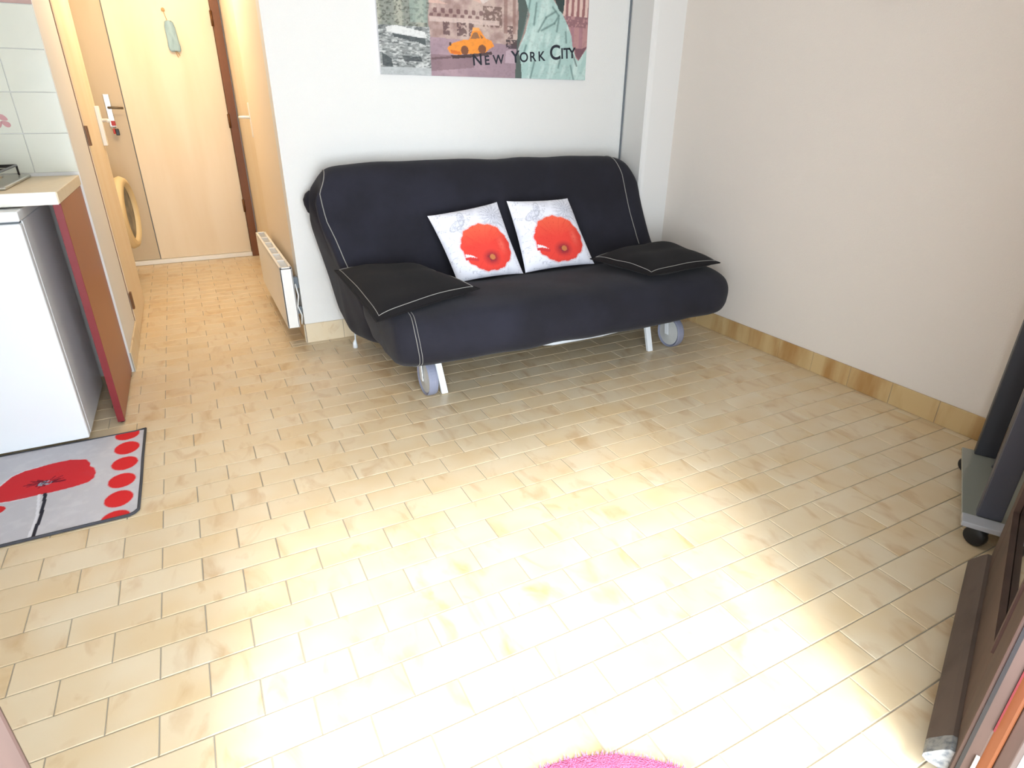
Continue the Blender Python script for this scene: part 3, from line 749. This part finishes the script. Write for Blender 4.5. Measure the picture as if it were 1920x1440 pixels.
# ------------------------------------------------------------------ canvas print
cv = thing('canvas_print', (2.195, 1.32, 1.318), 'wide city collage canvas with a yellow taxi and dark lettering on the back wall', 'picture')
CW, CH, CX0, CZ0 = 1.184, .80, 1.603, 1.318
MB().box((CX0, 1.3215, CZ0), (CX0+CW, YB-.0005, CZ0+CH), .002).obj('stretcher', M['cushion_back'], cv)
def canvas_cols(nx, nz):
    u, v = np.meshgrid(np.linspace(0, 1, nx+1), np.linspace(0, CH, nz+1))
    x = u*1800; y = 675-v*675/.415          # crop-like coordinates, y grows downwards
    x = x+45
    C = np.ones(x.shape+(3,))*np.array(lin('b49a92'))
    n1 = fbm(x/60, y/60); n2 = fbm(x/18, y/14); n3 = fbm(x/200+5, y/200)
    put(C, np.clip((n1-.45)*5, 0, 1), 'cbb4a8', .8)
    put(C, np.clip((.45-n1)*5, 0, 1), '8e7068', .5)
    # pale sky between the buildings above
    sky = inpoly(x, y, [(500, -2000), (1150, -2000), (1020, 60), (880, 140), (800, 60), (620, -200)])
    put(C, sky, 'dccdc4', .9)
    # left bank of grey green towers
    left = x < 440+10*np.sin(y/60)
    put(C, left, '8d9086', 1)
    put(C, left*np.clip(np.sin(x/26)*1.5, 0, 1), 'b2b0a0', .75)
    put(C, left*((np.sin(y/7) > .2) & (np.sin(x/9) > 0)), '6f786c', .45)
    put(C, left*(x > 150)*(x < 175)*(y < 140), 'c09a50', .7)
    put(C, left*(n2 > .55)*(y > 150), '5c5e56', .7)
    put(C, left*(x > 290)*(x < 420)*(y < 300), '9db0a4', .45)
    # middle buildings with slanted cornices
    mid = (x > 440) & (x < 1180) & ~sky
    sl = y-(x-500)*.28
    put(C, mid*(np.sin(sl/11) > .35)*(x < 860)*(y < 120), '8c5f56', .8)
    put(C, mid*(np.sin(sl/23+1) > .55)*(x < 860)*(y < 160), 'd8b3a4', .8)
    put(C, mid*(x > 1060)*(y < 340)*(np.sin(x/12) > .3), '87625a', .6)
    put(C, mid*(x > 880)*(x < 1040)*(y > 150)*(y < 300)*(n2 > .42), '5f4640', .7)
    put(C, mid*(y > 185)*(y < 250)*(x < 880)*(np.sin(x/10)*np.sin(y/12) > .1), '6b4a4c', .75)
    put(C, mid*(y > 255)*(y < 285)*(x < 1020), 'd3bcb2', .8)
    for a, b in ((545, 600), (660, 740), (760, 800), (1090, 1140)):
        put(C, (x > a)*(x < b)*(y > 280)*(y < 380)*(n2 > .38), '5d4648', .8)
    # street
    st = (x > 430) & (x < 1200) & (y > 395+.04*(x-430))
    put(C, st, 'a08890', 1); put(C, st*np.clip((n3-.4)*6, 0, 1), 'b59aa0', .7)
    put(C, st*(y > 520)*(y < 640-(x-450)*.1)*(x < 800), '80666a', .6)
    put(C, (segd(x, y, (600, 535), (450, 550)) < 8), '6a5558', .8)
    # grey white cars at left
    lc = (x < 440) & (y > 330)
    put(C, lc, '8f9290', .9); put(C, lc*np.clip((fbm(x/26, y/9)-.46)*6, 0, 1), 'd6d7d3', .8); put(C, lc*np.clip((.42-fbm(x/30+4, y/10))*7, 0, 1), '4a4f50', .8)
    put(C, inpoly(x, y, [(100, 345), (180, 330), (400, 365), (412, 405), (380, 410), (110, 378)]), 'dcdcd8')
    put(C, inpoly(x, y, [(150, 385), (400, 412), (405, 460), (300, 430), (160, 410)]), '4c5354', .9)
    put(C, inpoly(x, y, [(60, 520), (130, 560), (140, 620), (60, 610)]), '474d4e', .9)
    put(C, inpoly(x, y, [(215, 535), (360, 545), (370, 575), (230, 580)]), '3f4446', .8)
    put(C, (y > 620)*(x < 440), 'b9bcbb', .8)
    # parked car and crowd near robe
    put(C, (x > 1080)*(x < 1180)*(y > 385)*(y < 450)*(n2 > .38), '3b3438', .85)
    put(C, inpoly(x, y, [(1080, 470), (1120, 455), (1150, 470), (1165, 560), (1070, 560)]), 'b9a2aa')
    # taxi
    put(C, inpoly(x, y, [(600, 520), (720, 512), (950, 480), (960, 500), (780, 530), (620, 545)]), '3c302e', .85)
    put(C, inpoly(x, y, [(575, 470), (620, 432), (720, 402), (760, 400), (790, 330), (850, 325), (900, 385), (950, 400), (975, 440), (930, 462), (900, 490), (760, 505), (650, 515), (600, 508)]), 'ef9440')
    put(C, inpoly(x, y, [(790, 310), (850, 312), (848, 335), (788, 338)]), 'f2a860')
    put(C, inpoly(x, y, [(795, 348), (830, 345), (850, 388), (770, 396)]), '8f6a50', .9)
    put(C, inpoly(x, y, [(845, 350), (880, 380), (865, 390)]), '80604c', .9)
    for cx, cy, rx, ry in ((720, 480, 32, 34), (870, 465, 34, 32)):
        put(C, ((x-cx)/rx)**2+((y-cy)/ry)**2 < 1, '6a4a40', .9)
    put(C, inpoly(x, y, [(590, 425), (612, 425), (612, 450), (590, 450)]), '55423c', .9)
    put(C, inpoly(x, y, [(600, 480), (680, 490), (690, 510), (610, 510)]), 'd06a30', .8)
    # colonnade at the right
    rb_ = x > 1580
    put(C, rb_, 'b58a88', 1)
    put(C, rb_*(y < 175)*(np.sin((x-1600)/8.5+y*.004) > .1), 'dfc3b6', .9)
    put(C, rb_*(y < 175)*(np.sin((x-1600)/8.5+y*.004) < -.4), '8a5a58', .7)
    put(C, rb_*(y > 175)*(y < 260)*(n2 > .4), '7a5560', .6)
    put(C, rb_*(y > 260)*(np.sin(x/14) > .3), 'a57882', .7)
    # green draped robe
    put(C, inpoly(x, y, [(1170, -80), (1310, -60), (1280, 120), (1230, 330), (1180, 470), (1240, 560), (1230, 700), (1160, 700), (1175, 440), (1190, 200)]), '59645f')
    rob = inpoly(x, y, [(1290, -700), (1420, -700), (1430, 20), (1500, 60), (1590, 160), (1650, 250), (1690, 330), (1700, 400), (1740, 500), (1770, 520), (1850, 410), (1900, 400), (1900, 700), (1225, 700), (1215, 560), (1190, 450), (1250, 330), (1290, 190), (1240, 60)])
    put(C, rob, 'a9c4bd')
    put(C, rob*np.clip((fbm(x/40+y/160, y/120)-.42)*4, 0, 1), 'c9dcd4', .8)
    for P_ in (((1300, 40), (1270, 200), (1210, 380)), ((1530, 150), (1440, 200), (1370, 310)), ((1500, 120), (1560, 180), (1520, 240), (1400, 300)), ((1350, 100), (1330, 260)), ((1630, 300), (1640, 380)), ((1560, 200), (1545, 300)), ((1340, 540), (1300, 690)), ((1690, 560), (1730, 690)), ((1590, 500), (1570, 580)), ((1240, 480), (1260, 420))):
        for a, b in zip(P_[:-1], P_[1:]):
            put(C, np.clip(1-segd(x, y, a, b)/13, 0, 1), '5e7873', .85)
    put(C, (segd(x, y, (1750, 560), (1710, 470)) < 7), '4a5a5a', .7)
    put(C, inpoly(x, y, [(1725, 420), (1800, 420), (1850, 400), (1770, 515), (1735, 480)]), '7c5a62')
    put(C, inpoly(x, y, [(1405, -40), (1600, -60), (1610, 60), (1600, 165), (1560, 140), (1520, 70), (1440, 30)]), '3f4a48')
    put(C, (n2-.5 > .08)*(y < 5000), '5a4c48', .12)
    return C.reshape(-1, 3)
nx_, nz_ = 400, 270
cc = canvas_cols(nx_, nz_)
gv = [(CX0+CW*i/nx_, 1.3205, CZ0+CH*j/nz_) for j in range(nz_+1) for i in range(nx_+1)]
gf = [(j*(nx_+1)+i, j*(nx_+1)+i+1, (j+1)*(nx_+1)+i+1, (j+1)*(nx_+1)+i) for j in range(nz_) for i in range(nx_)]
pf = obj('printed_face', gv, gf, M['print_canvas'], cv, col=cc)
# lettering NEW YORK CITY
lv = []; lf = []
dg = None
def letters(txt, size, u, v, ang, sx=1.0):
    """text baseline start at (u,v) metres on the canvas"""
    cu = bpy.data.curves.new('lettering', 'FONT'); cu.body = txt; cu.size = size; cu.offset = size*.02
    o_ = bpy.data.objects.new('lettering', cu); COL.objects.link(o_)
    bpy.context.view_layer.update()
    me = bpy.data.meshes.new_from_object(o_.evaluated_get(bpy.context.evaluated_depsgraph_get()))
    lv = []; lf = []; n = 0; wmax = 0
    for q in me.vertices:
        X, Y = q.co.x*sx, q.co.y; wmax = max(wmax, X)
        lv.append((CX0+u+X*math.cos(ang)-Y*math.sin(ang), 1.3195, CZ0+v+X*math.sin(ang)+Y*math.cos(ang)))
    for p_ in me.polygons: lf.append([i+n for i in p_.vertices])
    bpy.data.objects.remove(o_); bpy.data.meshes.remove(me)
    obj('letter', lv, lf, M['ink'], cv)
an = .085
def w2(cx, cy): return ((cx-45)/1800*CW, (675-cy)*.415/675)
for txt, size, cx, cy in (('N', .072, 785, 588), ('E', .060, 888, 580), ('W', .060, 965, 573), ('Y', .078, 1130, 556), ('O', .064, 1203, 549), ('R', .064, 1295, 541), ('K', .064, 1375, 534), ('C', .098, 1485, 520), ('I', .072, 1592, 508), ('T', .072, 1618, 506), ('Y', .072, 1670, 502)):
    u, v = w2(cx, cy); letters(txt, size, u, v, an, 1.02)

# ------------------------------------------------------------------ poppy rug
rg = thing('kitchen_rug', (.0, .31, 0), 'light grey rug with a red poppy and red dots in front of the fridge', 'rug')
RX0, RX1, RY0, RY1 = -.72, .331, .012, .613
POP = [(-0.088, 0.374), (-0.075, 0.404), (-0.062, 0.435), (-0.031, 0.459), (0.004, 0.462), (0.054, 0.472), (0.101, 0.476), (0.15, 0.454), (0.166, 0.417), (0.166, 0.396), (0.181, 0.377), (0.189, 0.341), (0.187, 0.303), (0.173, 0.28), (0.142, 0.273), (0.099, 0.268), (0.057, 0.262), (0.005, 0.264), (-0.039, 0.266), (-0.069, 0.27), (-0.1, 0.282), (-0.134, 0.313), (-0.15, 0.349), (-0.131, 0.367), (-0.106, 0.376)]
nxr, nyr = 420, 240
X, Y = np.meshgrid(np.linspace(RX0, RX1, nxr+1), np.linspace(RY0, RY1, nyr+1))
C = np.ones(X.shape+(3,))*np.array(lin('cbc9cf'))
put(C, np.clip((fbm(X*40, Y*40)-.45)*4, 0, 1), 'd6d4d8', .6)
PX = [(x*1.0, y) for x, y in POP]
edge_ = np.minimum.reduce([segd(X, Y, PX[i], PX[(i+1) % len(PX)]) for i in range(len(PX))])
ip = inpoly(X, Y, PX)
put(C, (edge_ < .006) & ~ip & (X < .02), 'e6e4e8', .9)
put(C, (edge_ < .002) & ~ip, 'd88088', .7)
put(C, ip, 'd8383e'); put(C, ip*np.clip((fbm(X*18, Y*18)-.5)*4, 0, 1), 'd24048', .6)
rr_ = random.Random(2)
for k in range(26):
    a = rr_.uniform(0, 2*math.pi); r1 = rr_.uniform(.012, .02); r2 = rr_.uniform(.028, .062)
    put(C, segd(X, Y, (.046+r1*math.cos(a), .342+r1*.8*math.sin(a)), (.046+r2*1.05*math.cos(a+.15), .342+r2*.65*math.sin(a+.15))) < .0022, '6a2030', .8)
put(C, (np.hypot((X-.044)/.022, (Y-.338)/.020) < 1) & (fbm(X*160, Y*160) > .44), '3c3a48', .9)
put(C, (np.hypot((X-.044)/.020, (Y-.336)/.020) < 1) & (fbm(X*200+9, Y*200) > .54), 'a8b0c0', .9)
ST = [(0.055, 0.262), (0.059, 0.21), (0.0605, 0.163), (0.0615, 0.12), (0.061, 0.087), (0.058, 0.005)]
for a, b in zip(ST[:-1], ST[1:]): put(C, segd(X, Y, a, b) < .0052, '37363f')
SW = [(0.038, 0.262), (0.045, 0.20), (0.050, 0.142), (0.050, 0.069), (0.049, 0.005)]
for a, b in zip(SW[:-1], SW[1:]): put(C, segd(X, Y, a, b) < .0040, 'ebeaf0', .9)
for dx, dy in ((.273, .597), (.277, .482), (.276, .362), (.274, .241), (.272, .123), (.270, .006)):
    d = np.hypot((X-dx)/.0405, (Y-dy)/.0475)
    put(C, d < 1.06, 'd88088', .6); put(C, d < 1, 'dc3436')
put(C, np.hypot((X+.072)/.028, (Y-.222)/.026) < 1, 'dc3436')
# the hidden left end carries the same dots
for dy in (.597, .482, .362, .241, .123, .006): put(C, np.hypot((X+.665)/.0405, (Y-dy)/.0475) < 1, 'dc3436')
_cut = RY0+.022*np.clip((X-.306)/.025, 0, 1)**1.6
Y = np.maximum(Y, _cut)
zz = .007+.0012*np.sin(X*40)*np.sin(Y*31)
obj('pile', np.stack([X, Y, zz], -1).reshape(-1, 3), [(j*(nxr+1)+i, j*(nxr+1)+i+1, (j+1)*(nxr+1)+i+1, (j+1)*(nxr+1)+i) for j in range(nyr) for i in range(nxr)], M['print_rug'], rg, col=C.reshape(-1, 3))
MB().box((RX0, RY0, .0005), (RX1-.03, RY1, .0055)).obj('backing', M['rug_edge'], rg)
ex, ey = RX1+.002, RY0-.002
loop = [(RX0, RY0, .005), (0, RY0-.001, .005), (.29, RY0, .005), (.306, RY0, .005), (.320, RY0+.008, .005), (RX1, RY0+.022, .0055), (RX1+.001, .2, .005), (RX1, .4, .005), (RX1+.002, RY1+.010, .006), (RX1-.03, RY1+.002, .005), (.1, RY1, .005), (RX0, RY1, .005)]
MB().tube(loop, .0050, 6, closed=True).obj('binding', M['rug_edge'], rg, smooth=True)

# ------------------------------------------------------------------ round pink mat with pile
pm = thing('round_mat', (1.045, -1.61, 0), 'round pink shaggy mat at the open french window', 'rug')
MB().lathe([(.338, .001), (.342, .006), (.336, .014), (.25, .018), (.02, .020)], (1.045, -1.61, 0), 'Z', 72).obj('mat_body', M['pink'], pm, smooth=True)
tf = MB(); rr_ = random.Random(5)
for k in range(5200):
    if k < 2600: a = rr_.uniform(.1, math.pi-.1); r = rr_.uniform(.28, .342)
    else: a = rr_.uniform(0, 2*math.pi); r = .34*math.sqrt(rr_.random())
    x, y = 1.045+r*math.cos(a), -1.61+r*math.sin(a); h = rr_.uniform(.004, .007); z = .010 if r > .3 else .016
    lx = .006*math.cos(a)*(r/.34)+rr_.uniform(-.004, .004); ly = .006*math.sin(a)*(r/.34)+rr_.uniform(-.004, .004); q = .0016
    tf.add([(x-q, y, z), (x+q, y, z), (x, y+q, z), (x+lx, y+ly, z+h)], [(0, 1, 3), (1, 2, 3), (2, 0, 3)])
o = obj('pile', tf.v, tf.f, M['pink'], pm); o['kind'] = 'stuff'

# ------------------------------------------------------------------ TV stand on castors
A = Vector((2.52, -1.23, 0)); B = Vector((2.98, -.98, 0)); d = (B-A).normalized(); nn = Vector((d.y, -d.x, 0))
A = A-d*.0; Lp = (B-A).length; Dp = .30
tv = thing('tv_stand', A+d*Lp/2+nn*Dp/2, 'dark metal stand with a grey glass base on black castors by the right wall', 'stand')
MB().obox(A+Vector((0, 0, .062)), d*Lp, nn*Dp, Vector((0, 0, .010)), .002).obj('base_plate', M['glass_base'], tv, label='grey green glass base plate')
MB().obox(A+Vector((0, 0, .058))-d*.003-nn*.0, d*.055, nn*Dp, Vector((0, 0, .017)), .003).obj('glint_strip', M['glass_glint'], tv, label='pale strip painting the reflection at the end of the base plate')
for t, s in ((.045, .05), (.93, .035), (.045, .26), (.93, .26)):
    p_ = A+d*Lp*t+nn*s
    ca = MB().lathe([(.010, -.013), (.026, -.013), (.030, -.008), (.030, .008), (.026, .013), (.010, .013)], (p_.x-.012, p_.y, .0305), 'X', 24).obj('castor', M['rubber'], tv, smooth=True)
    MB().lathe([(.024, .046), (.024, .055), (.008, .0615)], (p_.x, p_.y, 0), 'Z', 16).obj('castor_hood', M['rubber'], ca, smooth=True)
for t, key in ((.105, 'tvmetal_l'), (.93, 'tvmetal')):
    p_ = A+d*Lp*t+nn*.035
    MB().obox(p_+Vector((0, 0, .0725)), d*.035, nn*.062, Vector((0, 0, 1.02)), .003).obj('post', M[key], tv)
MB().obox(A+d*Lp*.1+nn*.02+Vector((0, 0, 1.0926)), d*Lp*.9, nn*.26, Vector((0, 0, .018)), .003).obj('top_shelf', M['tvmetal'], tv)
p_ = A+d*Lp*.80+nn*.10
MB().tube([p_+Vector((0, 0, .073)), p_+Vector((0, 0, .085)), p_+Vector((0, 0, .60)), p_+Vector((0, 0, 1.09))], [.018, .014, .012, .012], 12).obj('cable_tube', M['tvmetal_l'], tv, smooth=True)

# ------------------------------------------------------------------ french window: open leaves and frame
wd = thing('window_1', (.85, -1.68, 0), kind='structure')
FZ = Vector((0, 0, 1))
N_ = Vector((1.722, -1.645, 0)); F_ = Vector((2.399, -1.365, 0)); ld = (F_-N_).normalized(); lw = (F_-N_).length
ln = Vector((-ld.y, ld.x, 0))                  # towards the room
H0, H1, TH = .030, 2.12, .032
def leaf(N0, dr, nm, width, tall=H1):
    """stiles and rails as one part; pane, bead, weather board as its sub parts; nm = outer face normal"""
    o_ = N0-nm*TH
    st_ = .095; rl = .28
    mb = MB()
    mb.obox(o_+FZ*H0, dr*st_, nm*TH, FZ*(tall-H0), .003); mb.obox(o_+dr*(width-st_)+FZ*H0, dr*st_, nm*TH, FZ*(tall-H0), .003)
    mb.obox(o_+dr*st_+FZ*H0, dr*(width-2*st_), nm*TH, FZ*(rl-H0), .002); mb.obox(o_+dr*st_+FZ*(tall-.09), dr*(width-2*st_), nm*TH, FZ*.09, .002)
    mb.obox(o_+dr*st_+FZ*1.02, dr*(width-2*st_), nm*TH, FZ*.07, .002)
    lf_ = mb.obj('leaf_frame', M['weathered'], wd)
    for a, b in ((rl, 1.02), (1.09, tall-.09)):
        MB().obox(o_+dr*(st_-.004)+nm*.018+FZ*(a-.004), dr*(width-2*st_+.008), nm*.005, FZ*(b-a+.008)).obj('pane', M['glass'], lf_)
        bd = MB(); q = .014
        bd.obox(o_+dr*st_+nm*.024+FZ*a, dr*q, nm*.012, FZ*(b-a)); bd.obox(o_+dr*(width-st_-q)+nm*.024+FZ*a, dr*q, nm*.012, FZ*(b-a))
        bd.obox(o_+dr*(st_+q)+nm*.024+FZ*a, dr*(width-2*st_-2*q), nm*.012, FZ*q); bd.obox(o_+dr*(st_+q)+nm*.024+FZ*(b-q), dr*(width-2*st_-2*q), nm*.012, FZ*q)
        bd.obj('glazing_bead', M['weathered'], lf_)
    return lf_
lr = leaf(N_, ld, ln, lw)
# weather board: sloping profile on the outer face, worn silvery at its hinge end
def wboard(N0, dr, nm, s0, s1, m, par, name):
    pr = [(0, .096), (.008, .096), (.018, .086), (.038, .060), (.041, .054), (.041, .046), (.032, .040), (0, .038)]
    v = []; n = len(pr)
    for s in (s0, s1):
        for a, z in pr: v.append(N0+dr*s+nm*a+FZ*z)
    f = [tuple(range(n)), tuple(range(n, 2*n))]+[(i, (i+1) % n, (i+1) % n+n, i+n) for i in range(n)]
    return MB().add(v, f).obj(name, m, par)
wboard(N_, ld, ln, .052, lw-.004, M['ledge'], lr, 'weather_board')
o = wboard(N_, ld, ln, .014, .0515, M['worn'], lr, 'worn_board_end'); o['label'] = 'worn silvery end of the weather board'
# left leaf: only its free edge shows at the lower left
NL = Vector((-.232, -1.640, 0)); FL = Vector((.418, -1.355, 0)); dl = (FL-NL).normalized()
leaf(NL, dl, Vector((dl.y, -dl.x, 0)), (FL-NL).length)
# jambs of the frame
MB().box((1.7505, -1.7095, 0), (1.845, -1.6895, 2.16), .002).box((-.30, -1.755, 0), (-.245, -1.692, 2.16), .002).box((-.245, -1.7095, 2.12), (1.750, -1.670, 2.18), .002).obj('frame', M['weathered'], wd)
MB().box((1.7405, -1.689, .0), (1.800, -1.668, 2.16), .003).obj('frame_cover', M['varnish'], wd, label='orange varnished frame strip')
e0 = N_-ld*.0032-ln*.006
MB().obox(e0+FZ*.035, ld*.003, -ln*.006, FZ*2.05).obj('gasket', M['rubber'], wd, label='dark groove seal on the leaf edge')
e1 = N_-ld*.0032-ln*.0295
MB().obox(e1+FZ*.20, ld*.003, -ln*.0028, FZ*1.85).obj('seal_bead', M['red_paint'], wd, label='red bead on the leaf edge')
e2 = N_-ld*.0052-ln*.024
MB().obox(e2+FZ*.075, ld*.005, -ln*.006, FZ*.055, .001).obj('catch', M['sconce'], wd, label='small pale catch')
struct('trim_3', MB().box((-.30, -1.95, -.02), (1.885, -1.925, .012), .002), M['sconce'])

# ------------------------------------------------------------------ wall light on the right wall (its underside touches the top of the picture)
wl = thing('wall_light', (XR-.05, -.15, 1.59), 'beige half bowl wall light high on the right wall', 'lamp')
vv = []; ff = []; nr_, na = 8, 24
for i in range(nr_+1):
    ph = math.pi/2*i/nr_
    for k in range(na+1):
        a = math.pi*k/na; r = .115*math.sin(ph)+.004
        vv.append((XR-.001-r*math.sin(a)*.95, -.15+r*math.cos(a), 1.587+.10*(1-math.cos(ph))))
for i in range(nr_):
    for k in range(na): ff.append((i*(na+1)+k, i*(na+1)+k+1, (i+1)*(na+1)+k+1, (i+1)*(na+1)+k))
MB().add(vv, ff).obj('bowl', M['sconce'], wl, smooth=True)
MB().box((XR-.012, -.19, 1.62), (XR-.0005, -.11, 1.68), .002).obj('wall_plate', M['white_pl'], wl)
